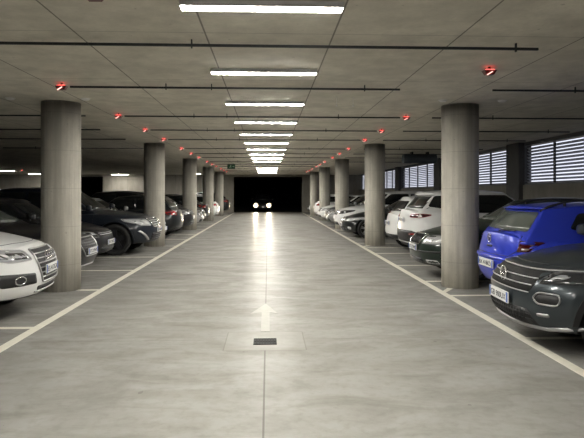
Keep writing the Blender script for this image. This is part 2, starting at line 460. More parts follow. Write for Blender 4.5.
    # --- running gear
    def wheels(s, rim_m=None, spokes=5, wide=.10, twin=False):
        rim_m = rim_m or M_RIM; R = s.R; w = .21
        for ax in (s.ax_f, s.ax_r):
            for sd in (-1, 1):
                bm = bmesh.new(); ri = R * .70
                lathe_y(bm, [(ri, -w * .46), (R * .93, -w * .5), (R * .985, -w * .40), (R, -w * .2), (R, w * .2), (R * .985, w * .40), (R * .93, w * .5), (ri, w * .46)], 40)
                # dark brake side inside the rim
                ring = [bm.verts.new((ri * cos(2 * pi * k / 32), 0, ri * sin(2 * pi * k / 32))) for k in range(32)]
                bm.faces.new(ring)
                yo = sd * (s.W / 2 - .145)
                wh = link_mesh('wheel', bm, M_RUB, s.root, loc=(ax, yo, R))
                bm = bmesh.new(); y = sd * w * .40
                lathe_y(bm, [(ri * 1.03, y + sd * .012), (ri * .93, y), (ri * .90, y - sd * .06), (ri * 1.0, y - sd * .06)], 40)
                lathe_y(bm, [(.012, y - sd * .005), (R * .15, y - sd * .012), (R * .17, y - sd * .05), (.012, y - sd * .05)], 20)
                for k in range(spokes):
                    an = 2 * pi * (k + .25) / spokes
                    offs = (-.09, .09) if twin else (0,)
                    for da in offs:
                        a1 = an + da * .4; a2 = an + da * 1.6
                        hw1, hw2 = (wide * .5, wide * .42) if not twin else (wide * .3, wide * .22)
                        p1 = Vector((cos(a1), 0, sin(a1))) * R * .10; p2 = Vector((cos(a2), 0, sin(a2))) * ri * .96
                        t = Vector((-sin(an), 0, cos(an)))
                        qs = []
                        for yy in (y - sd * .002, y - sd * .035):
                            for p, hw in ((p1, hw1), (p2, hw2)):
                                for sg in (-1, 1):
                                    q = p + t * hw * sg; q.y = yy - (sd * .012 if p is p1 else 0); qs.append(bm.verts.new(q))
                        for f in ((0, 1, 3, 2), (4, 6, 7, 5), (0, 4, 5, 1), (2, 3, 7, 6), (0, 2, 6, 4), (1, 5, 7, 3)):
                            bm.faces.new([qs[i] for i in f])
                bmesh.ops.recalc_face_normals(bm, faces=bm.faces[:])
                link_mesh('rim', bm, rim_m, wh)
    def mirrors(s, m=None):
        for sd in (-1, 1):
            x = s.gh[0] - .30; z = s.belt + .09; y = sd * (s.W / 2 - .02)
            bm = bmesh.new(); box(bm, -.06, .07, -.085, .085, -.07, .08)
            bmesh.ops.subdivide_edges(bm, edges=bm.edges[:], cuts=1, use_grid_fill=True)
            for v in bm.verts:
                if v.co.x > .03: v.co.y *= .78; v.co.z *= .72
            bm = evaluated(bm, [('SUBSURF', dict(levels=2, render_levels=2))])
            for f in bm.faces: f.smooth = True
            tube(bm, [(0, -sd * .14, -.06), (0, -sd * .05, -.04)], .022)
            link_mesh('wing_mirror', bm, m or s.body_mat, s.root, loc=(x, y + sd * .065, z))
    def plate(s, side, z, text=None, y=0., w=.52, blue=True):
        h = s.hit((y, z), side); n = s.frame(side)[2]; ph = .11
        bm = bmesh.new(); box(bm, -.008, .006, -w / 2, w / 2, -ph / 2, ph / 2)
        if blue:
            for a, b in ((-w / 2 + .004, -w / 2 + .042), (w / 2 - .042, w / 2 - .004)): box(bm, .0055, .0072, a, b, -ph / 2 + .004, ph / 2 - .004, 1)
        po = link_mesh('license_plate', bm, [M_PLATE, M_PLBLUE], s.root, loc=h + n * .022)
        po.rotation_euler = (0, 0, 0 if side == 'front' else pi)
        if text:
            lettering('plate_lettering', text, .085, w - .11, po, (.0085, 0, -.032), M_TEXT)
        return po
    def emblem(s, side, z, kind, size=.06, m=None, y=0., parent=None):
        h = s.hit((y, z), side); n = s.frame(side)[2]; sg = 1 if side == 'front' else -1
        bm = bmesh.new()
        def circ(cy, cz, r, tr):
            tube(bm, [(0, cy + r * cos(2 * pi * k / 28), cz + r * sin(2 * pi * k / 28)) for k in range(28)], tr, 6, True)
        if kind == 'ring_vw':
            circ(0, 0, size, size * .13); q = size * .93
            a = [(-.62, .66), (-.22, -.02 + .12), (0, .50)]
            V_ = [(-.40, .80), (0, .06), (.40, .80)]
            W_ = [(-.90, .32), (-.42, -.80), (0, .0), (.42, -.80), (.90, .32)]
            for P in (V_, W_): tube(bm, [(0, x * q, zz * q) for x, zz in P], size * .09, 5)
        elif kind == 'rings':
            for i in range(4): circ((i - 1.5) * size * 1.45, 0, size, size * .14)
        elif kind == 'round':
            circ(0, 0, size, size * .16); tube(bm, [(-.004, 0, 0), (.004, 0, 0)], size * .9, 20)
        link_mesh('emblem', bm, m or M_CHROME, parent or s.root, loc=h + n * .026)
    def place(s, x, y, rz, scale=None):
        s.root.location = (x, y, 0); s.root.rotation_euler = (0, 0, rz)
        if abs(x) > 2: s.root['group'] = 'cars parked on the right of the aisle' if x > 0 else 'cars parked on the left of the aisle'

def lettering(name, text, size, width, parent, loc, m, rx=(pi / 2, 0, pi / 2)):
    cu = bpy.data.curves.new('txt', 'FONT'); cu.body = text; cu.size = size; cu.align_x = 'CENTER'; cu.extrude = .0008
    t = bpy.data.objects.new('txt', cu); COL.objects.link(t)
    dg = bpy.context.evaluated_depsgraph_get(); dg.update()
    me = bpy.data.meshes.new_from_object(t.evaluated_get(dg)); bpy.data.objects.remove(t)
    xs = [v.co.x for v in me.vertices]; k = width / max(.01, max(xs) - min(xs))
    for v in me.vertices: v.co.x *= k
    me.materials.clear(); me.materials.append(m)
    o = bpy.data.objects.new(name, me); COL.objects.link(o); o.parent = parent; o.location = loc; o.rotation_euler = rx
    return o

# ------------------------------------------------------------------ details shared by several cars
def lamps(c, side, poly, m, name, frame_m=None, inner=None, inner_m=None, off=.010, step=.04):
    for q in c.both(poly):
        p = c.patch(name, rounded(q, .025), side, m, off=off, step=step)
        if inner:
            for iq in inner:
                qq = iq if q is not None and q[0][0] * poly[0][0] > 0 else [(-a[0], a[1]) for a in iq][::-1]
                if (qq[0][0] > 0) != (q[0][0] > 0): qq = [(-a[0], a[1]) for a in qq][::-1]
                c.patch('lamp_reflector', rounded(qq, .015), side, inner_m, off=off + .004, parent=p, step=.04)
        if frame_m: c.trim('lamp_frame', [rounded(q, .025)], side, frame_m, .006, off + .002, True, parent=p)
def grille(c, poly, n_bars, bar_m, frame_m=None, vertical=False, side='front', bar_r=.008, name='grille', m=None, frame_r=.012, off=.006):
    g = c.patch(name, rounded(poly, .03), side, m or M_BLK, off=off, step=.05)
    zs = [p[1] for p in poly]; ys = [p[0] for p in poly]
    lines = []
    def span(z):
        xs = []
        for a, b in zip(poly, poly[1:] + poly[:1]):
            if (a[1] - z) * (b[1] - z) < 0: xs.append(a[0] + (b[0] - a[0]) * (z - a[1]) / (b[1] - a[1]))
        return (min(xs) + .015, max(xs) - .015) if len(xs) > 1 else None
    if vertical:
        for i in range(1, n_bars + 1):
            y = min(ys) + (max(ys) - min(ys)) * i / (n_bars + 1); lines.append([(y, min(zs) + .012), (y, max(zs) - .012)])
    else:
        for i in range(1, n_bars + 1):
            z = min(zs) + (max(zs) - min(zs)) * i / (n_bars + 1); sp = span(z)
            if sp: lines.append([(sp[0], z), (sp[1], z)])
    if lines: c.trim('grille_bars', lines, side, bar_m, bar_r, off + .006, parent=g)
    if frame_m: c.trim('grille_frame', [rounded(poly, .03)], side, frame_m, frame_r, off + .006, True, parent=g)
    return g
def seams(c, doors=True, hood=True):
    ln = []
    if hood:
        zh = c.nose - .012
        c.trim('bonnet_seam', [[(-c.W * .36, zh - .02), (-c.W * .2, zh), (c.W * .2, zh), (c.W * .36, zh - .02)]], 'front', M_BLK, .004, .001)
    if doors:
        xwb, xrf, xrr, xrb = c.gh; xb = (xrf + xrr) / 2 + .05; xa = c.ax_f - c.R - .16
        for sd in ('left', 'right'):
            ln = [[(xa, c.clear + .16), (xa + .05, c.belt - .05)], [(xb, c.clear + .16), (xb, c.belt - .03)],
                  [(c.ax_r + c.R * .9, c.R * 2 + .12), (c.ax_r + c.R * .9 - .12, c.belt - .03)]]
            for q in ln: c.trim('door_seam', [q], sd, M_BLK, .004, .0)
            for x in (xb + .16, xb - .78):
                c.trim('door_handle', [[(x, c.belt - .12), (x + .19, c.belt - .115)]], sd, c.body_mat, .014, .014)
def arch_trim(c, m=M_BLK, w=.055):
    for ax in (c.ax_f, c.ax_r):
        for sd in ('left', 'right'):
            bm = bmesh.new(); r0 = c.R + .052; n = 30; sg = 1 if sd == 'left' else -1
            a0, a1 = -.02, pi + .02; ys = []
            for i in range(n + 1):
                t = a0 + (a1 - a0) * i / n; h = c.hit((ax + (r0 + w * .8) * cos(t), c.R + (r0 + w * .8) * sin(t)), sd, c.bvh_l); ys.append(abs(h.y))
            for _ in range(3): ys = [ys[0]] + [(ys[i - 1] + ys[i] * 2 + ys[i + 1]) / 4 for i in range(1, n)] + [ys[-1]]
            rings = []
            for i in range(n + 1):
                t = a0 + (a1 - a0) * i / n
                q = lambda r, y: bm.verts.new((ax + r * cos(t), sg * y, c.R + r * sin(t)))
                rings.append([q(r0, ys[i] - .05), q(r0, ys[i] + .014), q(r0 + w, ys[i] + .010), q(r0 + w, ys[i] - .05)])
            for A, B in zip(rings, rings[1:]):
                for k in range(4): bm.faces.new((A[k], A[(k + 1) % 4], B[(k + 1) % 4], B[k]))
            bm.faces.new(rings[0]); bm.faces.new(rings[-1])
            bmesh.ops.recalc_face_normals(bm, faces=bm.faces[:])
            link_mesh('arch_trim', bm, m, c.root)
def rails(c, m=M_BLK, bars=False, lift=.05):
    xwb, xrf, xrr, xrb = c.gh; yr = c.W / 2 * c.tumble * .86
    for sd in (-1, 1):
        h = lambda x: c.hit((x, sd * yr), 'top')
        xs = [xrr + .05 + (xrf - .25 - xrr) * i / 14 for i in range(15)]
        pts = [h(x) + Vector((0, 0, lift * min(1, 4 * min(i, 14 - i) / 14 + .1))) for i, x in enumerate(xs)]
        bm = bmesh.new(); tube(bm, pts, .016, 8)
        for i in (3, 11): tube(bm, [h(xs[i]) - Vector((0, 0, .01)), pts[i]], .018, 6)
        link_mesh('roof_rail', bm, m, c.root)

# ------------------------------------------------------------------ near right: dark grey compact SUV, nose to the aisle
c = Car('compact_suv', 'dark grey SUV with silver lip, nose out beside the blue hatchback', 'car', P_GREY, 4.23, 1.82, 1.56, 2.59, .83, .345,
        clear=.20, nose=.865, cowl=1.02, cowl_in=1.15, belt=1.01, belt_r=1.08, roof_f=2.0, roof_r=.75, rear_in=.15, rake_n=.13, round_n=.34, cladding=.0)
c.glass(cpillar=.12); c.wheels(M_RIMD, 5); c.mirrors(); seams(c); arch_trim(c)
g = grille(c, [(-.50, .605), (.50, .605), (.56, .80), (-.56, .80)], 2, M_SATIN, None, bar_r=.0065, m=M_UNDER)
c.trim('grille_bars', [[(-.82, .83), (-.5, .812), (.5, .812), (.82, .83)]], 'front', M_SATIN, .008, .012, parent=g)
c.trim('grille_bars', [[(-.50, .60), (.50, .60)]], 'front', M_SATIN, .006, .012, parent=g)
c.emblem('front', .715, 'ring_vw', .073, M_CHROME, parent=g)
lamps(c, 'front', [(.56, .69), (.78, .71), (.86, .79), (.85, .85), (.56, .81)], M_LENSD, 'headlight',
      None, [[(.61, .73), (.68, .74), (.68, .785), (.61, .78)], [(.74, .76), (.80, .79), (.81, .83), (.74, .805)]], M_LENS)
c.patch('lower_intake', rounded([(-.56, .29), (.56, .29), (.50, .44), (-.50, .44)], .03), 'front', M_BLK, off=.006)
mesh_l = [[(-.53 + .05 * k, .305), (-.50 + .05 * k + .02, .425)] for k in range(0, 20)]
c.trim('intake_mesh', mesh_l + [[(-.52, .34), (.52, .34)], [(-.51, .39), (.51, .39)]], 'front', M_BLK, .006, .008)
for q in c.both([(.55, .56), (.60, .51), (.74, .51), (.755, .555), (.74, .612), (.59, .615)]):
    p = c.patch('fog_intake', rounded(q, .025), 'front', M_BLK, off=.006, step=.04)
    c.trim('fog_frame', [rounded(q, .025)], 'front', M_SATIN, .009, .01, True, parent=p)
for q in c.both([(.585, .39), (.68, .39), (.68, .425), (.585, .42)]):
    c.patch('fog_light', rounded(q, .015), 'front', M_SATIN, off=.008, step=.04)
c.trim('lip_trim', [[(-.82, .32), (-.6, .27), (0, .257), (.6, .27), (.82, .32)]], 'front', M_RIM, .022, .004)
c.plate('front', .50, 'GB 900UX')
c.patch('rear_light', [(-.8, .8), (-.5, .8), (-.5, .95), (-.8, .95)], 'rear', M_TAIL); c.patch('rear_light', [(.5, .8), (.8, .8), (.8, .95), (.5, .95)], 'rear', M_TAIL)
c.place(2.425 + 2.112, 5.72 - .11, pi - radians(3))

# ------------------------------------------------------------------ blue hatchback, tail to the aisle
c = Car('hatchback', 'bright blue hatchback with roof rails, tail towards the aisle', 'car', P_BLUE, 4.25, 1.74, 1.43, 2.51, .85, .31,
        clear=.22, nose=.75, cowl=.96, cowl_in=1.15, belt=.95, belt_r=1.04, roof_f=2.0, roof_r=.46, rear_in=.10, round_n=.26, round_r=.24, tumble=.72)
c.glass(cpillar=.36, rear_m=M_GLASSG, rear_bottom=1.045, rear_w=(.74, .63), rear_top=1.30); c.wheels(); c.mirrors(); seams(c, hood=False); rails(c, lift=.06)
lamps(c, 'rear', [(.61, .78), (.74, .79), (.765, .925), (.63, .935)], M_TAILD, 'tail_light', None, [[(.66, .81), (.73, .815), (.73, .835), (.66, .835)]], M_SATIN)
c.emblem('rear', .925, 'ring_vw', .055)
c.trim('tailgate_seam', [[(-.60, .99), (-.62, .80), (-.5, .715), (.5, .715), (.62, .80), (.60, .99)]], 'rear', M_BLK, .005, .0)
c.trim('bumper_strip', [[(-.80, .68), (-.4, .665), (.4, .665), (.80, .68)]], 'rear', P_BLUE, .022, .006)
c.patch('tailgate_handle', rounded([(-.09, .80), (.09, .80), (.09, .83), (-.09, .83)], .01), 'rear', M_BLK)
c.trim('rear_wiper', [[(-.02, 1.015), (-.05, 1.035), (-.42, 1.05)]], 'rear', M_BLK, .010, .02, bvh=c.bvh_g)
c.patch('roof_spoiler', rounded([(-.55, 1.335), (.55, 1.335), (.52, 1.372), (-.52, 1.372)], .02), 'rear', P_BLUE, off=.07, bvh=c.bvh_g)
c.plate('rear', .58, 'BX 418KD')
c.place(3.06 + 2.125, 7.68, 0)

# ------------------------------------------------------------------ dark green saloon behind the near right column
c = Car('saloon', 'dark green saloon, nose out just behind the nearest right column', 'car', P_GREEN, 4.50, 1.74, 1.47, 2.55, .88, .32,
        clear=.20, nose=.83, cowl=1.02, cowl_in=1.22, belt=.99, belt_r=1.0, roof_f=2.05, roof_r=.95, rear_in=.28, deck=1.0, round_n=.30)
c.glass(M_GLASSG, cpillar=.14); c.wheels(); c.mirrors(); seams(c)
grille(c, [(-.30, .62), (.30, .62), (.35, .80), (-.35, .80)], 13, M_BLK, M_CHROME, vertical=True, m=M_UNDER, frame_r=.010)
lamps(c, 'front', [(.38, .63), (.70, .64), (.78, .75), (.76, .79), (.40, .79)], M_LENS, 'headlight', None, [[(.43, .655), (.55, .655), (.56, .76), (.43, .76)], [(.60, .665), (.68, .67), (.70, .75), (.60, .755)]], M_DRL)
c.emblem('front', .808, 'round', .03)
c.trim('bumper_strip', [[(-.80, .51), (-.4, .495), (.4, .495), (.80, .51)]], 'front', M_BLK, .020, .004)
grille(c, [(-.42, .27), (.42, .27), (.40, .37), (-.40, .37)], 3, M_RIMD, None, name='lower_intake')
for q in c.both([(.50, .28), (.70, .29), (.70, .36), (.50, .36)]): c.patch('fog_light', rounded(q, .02), 'front', M_LENS, step=.04)
c.plate('front', .55, 'DC 572MP')
c.place(2.72 + 2.25, 10.35, pi)

# ------------------------------------------------------------------ white crossover, tail out
c = Car('crossover', 'white crossover with black rear glass, tail out beside the dark green saloon', 'car', P_WHITE, 4.36, 1.90, 1.63, 2.66, .87, .36,
        clear=.24, nose=.95, cowl=1.07, cowl_in=1.2, belt=1.06, belt_r=1.20, roof_f=1.95, roof_r=.55, rear_in=.12, round_n=.32, round_r=.28, tumble=.74, cladding=.46)
c.glass(cpillar=-.03, rear_bottom=1.20, rear_w=(.88, .76), rear_top=1.47); c.wheels(); c.mirrors(); seams(c, hood=False); arch_trim(c)
lamps(c, 'rear', [(.50, 1.0), (.80, .995), (.85, 1.06), (.78, 1.085), (.52, 1.07)], M_TAILD, 'tail_light', M_TAIL, [[(.54, 1.025), (.62, 1.025), (.62, 1.06), (.54, 1.06)]], M_DRL)
c.patch('roof_spoiler', rounded([(-.66, 1.50), (.66, 1.50), (.60, 1.575), (-.60, 1.575)], .02), 'rear', P_WHITE, off=.10, bvh=c.bvh_g)
c.patch('bumper_panel', rounded([(-.70, .44), (.70, .44), (.78, .66), (.62, .70), (-.62, .70), (-.78, .66)], .04), 'rear', M_BLK, off=.012)
c.patch('bumper_reflector', [(.55, .60), (.78, .61), (.78, .64), (.55, .63)], 'rear', M_TAIL, off=.018); c.patch('bumper_reflector', [(-.78, .61), (-.55, .60), (-.55, .63), (-.78, .64)], 'rear', M_TAIL, off=.018)
c.plate('rear', .93, 'FN 236TA', w=.5)
c.trim('skid_trim', [[(-.6, .42), (.6, .42)]], 'rear', M_SATIN, .015, .01)
c.place(3.12 + 2.18, 13.05, 0)

# ------------------------------------------------------------------ white hatchback before the second right column
c = Car('hatchback', 'white hatchback with round red tail lights, tail out in front of the second right column', 'car', P_WHITE, 4.05, 1.72, 1.50, 2.5, .82, .32,
        clear=.22, nose=.82, cowl=1.0, cowl_in=1.1, belt=.99, belt_r=1.03, roof_f=1.8, roof_r=.50, rear_in=.12, round_r=.3, tumble=.72)
c.glass(cpillar=.15, rear_bottom=1.06); c.wheels(); c.mirrors(); seams(c, hood=False)
lamps(c, 'rear', [(.60, .86), (.72, .84), (.80, .93), (.76, 1.04), (.64, 1.05), (.57, .95)], M_TAIL, 'tail_light', None, [[(.66, .92), (.72, .92), (.72, .98), (.66, .98)]], M_LENS)
c.patch('bumper_panel', rounded([(-.62, .32), (.62, .32), (.66, .45), (-.66, .45)], .03), 'rear', M_BLK)
c.plate('rear', .74, 'EK 903LR', w=.5)
c.place(3.25 + 2.02, 15.2 - .08, 0)

# ------------------------------------------------------------------ anthracite saloon behind the second right column
c = Car('saloon', 'anthracite saloon with silver wheels, nose out just past the second right column', 'car', P_ANTH, 4.55, 1.80, 1.42, 2.76, .78, .325,
        clear=.17, nose=.74, cowl=.95, cowl_in=1.35, belt=.94, belt_r=.98, roof_f=2.2, roof_r=1.1, rear_in=.35, deck=1.0, round_n=.34)
c.glass(cpillar=.12); c.wheels(M_RIM, 5, .07, twin=True); c.mirrors(); seams(c)
for q in c.both([(.03, .56), (.22, .57), (.25, .70), (.06, .715)]):
    grille(c, q, 5, M_SATIN, M_CHROME, vertical=True, frame_r=.012, bar_r=.005)
lamps(c, 'front', [(.40, .58), (.70, .60), (.83, .68), (.80, .72), (.45, .70)], M_LENS, 'headlight', None, [[(.47, .61), (.56, .61), (.56, .685), (.47, .68)], [(.6, .62), (.69, .63), (.69, .69), (.6, .685)]], M_DRL)
grille(c, [(-.42, .24), (.42, .24), (.46, .40), (-.46, .40)], 3, M_RIMD, None, name='lower_intake')
for q in c.both([(.60, .30), (.70, .30), (.72, .39), (.61, .40)]): c.patch('fog_light', rounded(q, .03), 'front', M_DRL, step=.04)
c.plate('front', .46, 'FA 685NB')
c.place(2.58 + 2.275, 19.55, pi)

# ------------------------------------------------------------------ near left: white SUV, nose to the aisle
c = Car('luxury_suv', 'white SUV with four-ring grille, nose out before the nearest left column', 'car', P_WHITE, 4.63, 1.90, 1.65, 2.81, .88, .37,
        clear=.24, nose=.945, cowl=1.12, cowl_in=1.25, belt=1.08, belt_r=1.10, roof_f=2.1, roof_r=.75, rear_in=.15, rake_n=.15, round_n=.36)
c.glass(cpillar=.1); c.wheels(); c.mirrors(); seams(c)
g = grille(c, [(-.30, .455), (.30, .455), (.39, .72), (.37, .865), (-.37, .865), (-.39, .72)], 6, M_RIM, M_SATIN, bar_r=.008, frame_r=.012)
c.emblem('front', .765, 'rings', .058, M_CHROME, parent=g)
c.plate('front', .60, 'ES 417GX', w=.5)
lamps(c, 'front', [(.46, .745), (.72, .735), (.86, .80), (.86, .885), (.80, .895), (.46, .865)], M_LENS, 'headlight', M_SATIN,
      [[(.51, .765), (.66, .765), (.66, .845), (.51, .835)], [(.70, .775), (.80, .80), (.81, .875), (.71, .855)]], M_LENSD)
for q in c.both([(.42, .455), (.80, .45), (.86, .53), (.84, .61), (.45, .585)]):
    p = c.patch('fog_intake', rounded(q, .02), 'front', M_BLK, off=.006, step=.04)
    sg = 1 if q[0][0] > 0 else -1
    c.trim('fog_light', [[(sg * .66 + .055 * cos(2 * pi * k / 16), .52 + .045 * sin(2 * pi * k / 16)) for k in range(16)]], 'front', M_CHROME, .009, .014, True, parent=p)
c.patch('lower_intake', rounded([(-.36, .36), (.36, .36), (.38, .415), (-.38, .415)], .02), 'front', M_BLK)
c.trim('lip_trim', [[(-.40, .345), (.40, .345)]], 'front', M_SATIN, .013, .008)
c.place(-2.79 - 2.304, 7.3 - .222, radians(5.5))

# ------------------------------------------------------------------ black saloon behind the near left column
c = Car('saloon', 'black saloon with tall chrome-edged grille, nose out just behind the nearest left column', 'car', P_BLACK, 4.85, 1.87, 1.46, 2.9, .88, .34,
        clear=.18, nose=.80, cowl=.99, cowl_in=1.3, belt=.97, belt_r=1.0, roof_f=2.15, roof_r=1.0, rear_in=.3, deck=1.02, round_n=.34)
c.glass(M_GLASSG, cpillar=.12); c.wheels(M_RIMD); c.mirrors(); seams(c)
grille(c, [(-.33, .42), (.33, .42), (.43, .62), (.41, .75), (-.41, .75), (-.43, .62)], 6, M_RIMD, M_SATIN, frame_r=.012)
lamps(c, 'front', [(.50, .64), (.78, .66), (.85, .74), (.80, .765), (.52, .735)], M_LENSD, 'headlight', None, [[(.54, .665), (.64, .67), (.64, .715), (.54, .71)]], M_TAIL)
c.trim('lip_trim', [[(-.78, .27), (-.4, .25), (.4, .25), (.78, .27)]], 'front', M_SATIN, .014, .004)
c.plate('front', .50, 'FT 219WS')
c.place(-3.22 - 2.425, 10.38, 0)

# ------------------------------------------------------------------ black hatchback between the saloon and the SUV
c = Car('hatchback', 'black hatchback set back between the black saloon and the dark SUV on the left', 'car', P_BLACK, 4.3, 1.78, 1.47, 2.6, .86, .33,
        clear=.19, nose=.80, cowl=.98, cowl_in=1.15, belt=.97, belt_r=1.0, roof_f=1.95, roof_r=.6, rear_in=.12, round_n=.32)
c.glass(cpillar=.15); c.wheels(M_RIMD); c.mirrors(); seams(c)
grille(c, [(-.45, .62), (.45, .62), (.48, .73), (-.48, .73)], 2, M_SATIN)
lamps(c, 'front', [(.50, .62), (.76, .65), (.82, .74), (.78, .77), (.52, .735)], M_LENSD, 'headlight', None, [[(.55, .66), (.70, .67), (.70, .72), (.55, .715)]], M_DRL)
grille(c, [(-.5, .27), (.5, .27), (.46, .38), (-.46, .38)], 3, M_RIMD, name='lower_intake')
c.plate('front', .48, 'FH 730ZC')
c.place(-3.48 - 2.15, 12.5, 0)

# ------------------------------------------------------------------ big dark SUV in front of the second left column
c = Car('large_suv', 'blue-black SUV with large dark wheels, nose out in front of the second left column', 'car', P_NAVY, 4.85, 1.95, 1.70, 2.9, .93, .39,
        clear=.24, nose=.97, cowl=1.11, cowl_in=1.3, belt=1.09, belt_r=1.12, roof_f=2.15, roof_r=.7, rear_in=.15, rake_n=.13, round_n=.36)
c.glass(cpillar=.1, chrome=True); c.wheels(M_RIMD, 5, .13); c.mirrors(); seams(c); arch_trim(c, P_NAVY, .03)
g = grille(c, [(-.44, .70), (.44, .70), (.50, .91), (-.50, .91)], 3, M_SATIN, M_CHROME, bar_r=.010)
c.emblem('front', .80, 'ring_vw', .08, parent=g)
lamps(c, 'front', [(.52, .72), (.78, .74), (.90, .84), (.88, .91), (.53, .90)], M_LENS, 'headlight', None, [[(.57, .76), (.68, .77), (.68, .86), (.57, .86)], [(.72, .78), (.82, .80), (.83, .87), (.72, .865)]], M_DRL)
grille(c, [(-.55, .34), (.55, .34), (.50, .55), (-.50, .55)], 3, M_RIMD, name='lower_intake')
for q in c.both([(.56, .36), (.62, .36), (.86, .60), (.82, .62)]): c.patch('bumper_trim', q, 'front', M_SATIN, off=.012, step=.04)
c.plate('front', .60, 'FL 864DV')
c.place(-2.86 - 2.425, 14.78, 0)

# ------------------------------------------------------------------ the smaller cars further along
def far_car(name, label, p, kind, face, X, Y, rim=None, lens=M_LENS, grille_m=M_CHROME, lvl=1, plate=True):
    D = {'saloon': dict(L=4.55, W=1.80, H=1.44, wb=2.72, fo=.86, R=.325, clear=.18, nose=.76, cowl=.96, cowl_in=1.25, belt=.95, belt_r=.98, roof_f=2.1, roof_r=1.0, rear_in=.3, deck=1.0, round_n=.32),
         'hatch': dict(L=4.2, W=1.78, H=1.48, wb=2.6, fo=.84, R=.32, clear=.19, nose=.80, cowl=.98, cowl_in=1.15, belt=.97, belt_r=1.0, roof_f=1.95, roof_r=.55, rear_in=.12),
         'suv': dict(L=4.45, W=1.85, H=1.64, wb=2.66, fo=.88, R=.355, clear=.23, nose=.93, cowl=1.08, cowl_in=1.2, belt=1.06, belt_r=1.10, roof_f=2.0, roof_r=.7, rear_in=.14)}[kind]
    c = Car(name, label, 'car', p, level=lvl, **D)
    c.glass(cpillar=.13); c.wheels(rim); c.mirrors()
    n, W = c.nose, c.W
    if face == 'front':
        grille(c, [(-.36, n - .22), (.36, n - .22), (.42, n - .05), (-.42, n - .05)], 3, M_SATIN, grille_m, bar_r=.010)
        lamps(c, 'front', [(.50, n - .19), (.74, n - .17), (.84, n - .08), (.80, n - .03), (.50, n - .045)], lens, 'headlight', None, [[(.55, n - .15), (.66, n - .145), (.66, n - .075), (.55, n - .075)]], M_DRL)
        grille(c, [(-.5, c.clear + .09), (.5, c.clear + .09), (.46, c.clear + .21), (-.46, c.clear + .21)], 2, M_RIMD, name='lower_intake')
    else:
        b = c.belt_r
        lamps(c, 'rear', [(.52, b - .22), (.78, b - .20), (.84, b - .10), (.80, b - .03), (.52, b - .06)], M_TAIL, 'tail_light', None, [[(.60, b - .19), (.70, b - .185), (.70, b - .15), (.60, b - .15)]], M_DRL)
        c.patch('bumper_panel', rounded([(-.6, .30), (.6, .30), (.66, .42), (-.66, .42)], .03), 'rear', M_BLK)
    if plate: c.plate(face, n - .33 if face == 'front' else c.belt_r - .30, w=.5)
    right = X > 0
    nose_to_aisle = face == 'front'
    if right: c.place(X + c.L / 2, Y, pi if nose_to_aisle else 0)
    else: c.place(X - c.L / 2, Y, 0 if nose_to_aisle else pi)
    return c
far_car('saloon', 'silver saloon mostly hidden behind the second left column, nose out', P_SILV, 'saloon', 'front', -3.25, 17.75, lvl=2)
far_car('hatchback', 'anthracite hatchback with red tail lights, tail out between the second and third left columns', P_ANTH, 'hatch', 'rear', -3.02, 19.85, lvl=2)
far_car('compact_suv', 'black compact SUV, nose out right in front of the third left column', P_BLACK, 'suv', 'front', -2.92, 22.1, lvl=2)
far_car('saloon', 'silver saloon with bright wheels, nose out just past the third left column', P_SILV, 'saloon', 'front', -2.95, 25.4)
far_car('hatchback', 'black hatchback, middle car between third and fourth left columns', P_BLACK, 'hatch', 'front', -3.1, 27.6)
far_car('saloon', 'anthracite saloon directly before the fourth left column', P_ANTH, 'saloon', 'rear', -3.1, 29.7)
far_car('hatchback', 'white hatchback with red tail lights, tail out past the fourth left column', P_WHITE, 'hatch', 'rear', -2.85, 32.9)
far_car('hatchback', 'black hatchback beyond the white one, before the fifth left column', P_BLACK, 'hatch', 'front', -3.2, 35.2)
far_car('compact_suv', 'black SUV with red tail lights, farthest on the left beside the dark opening', P_BLACK, 'suv', 'rear', -2.75, 40.6)
far_car('luxury_suv', 'white SUV with high bonnet, nose out before the third right column', P_WHITE, 'suv', 'front', 2.62, 21.85, lens=M_LENSD, lvl=2)
far_car('saloon', 'silver saloon, nose out just past the third right column', P_SILV, 'saloon', 'front', 2.72, 25.6)
far_car('hatchback', 'black hatchback, middle car between third and fourth right columns', P_BLACK, 'hatch', 'front', 2.85, 27.7)
far_car('hatchback', 'white hatchback, nose out directly before the fourth right column', P_WHITE, 'hatch', 'front', 2.70, 29.75)
far_car('hatchback', 'white hatchback with red tail lights, tail out past the fourth right column', P_WHITE, 'hatch', 'rear', 2.75, 33.3)
far_car('hatchback', 'dark red hatchback before the fifth right column', P_RED, 'hatch', 'rear', 2.95, 35.4)
far_car('saloon', 'white saloon, farthest on the right beside the end wall', P_WHITE, 'saloon', 'front', 2.9, 40.2)

# car coming out of the dark tunnel with its headlamps on
c = Car('approaching_car', 'dark car with lit headlamps coming through the dark tunnel at the end', 'car', P_BLACK, 3.9, 1.62, 1.45, 2.4, .8, .30,
        clear=.17, nose=.74, cowl=.95, cowl_in=1.05, belt=.94, belt_r=.98, roof_f=1.75, roof_r=.5, level=1, round_n=.2)
c.glass(); c.wheels(); c.mirrors()
grille(c, [(-.3, .47), (.3, .47), (.33, .6), (-.33, .6)], 2, M_RIMD)
for q in c.both([(.53 + .17 * cos(2 * pi * k / 20), .54 + .16 * sin(2 * pi * k / 20)) for k in range(20)]): c.patch('lit_headlamp', q, 'front', M_BEAM, off=.012)
c.place(-.46, 45.2 + 1.95, -pi / 2)
ap = c
for sy in (-1, 1):
    ld = bpy.data.lights.new('headlamp_beam', 'SPOT'); ld.energy = 60; ld.color = (1, .84, .6); ld.spot_size = radians(50); ld.spot_blend = .8; ld.shadow_soft_size = .09
    lo = bpy.data.objects.new('headlamp_beam', ld); COL.objects.link(lo)
    lo.location = (-.46 + sy * .54, 45.2 - .08, .55); lo.rotation_euler = (radians(87), 0, pi)

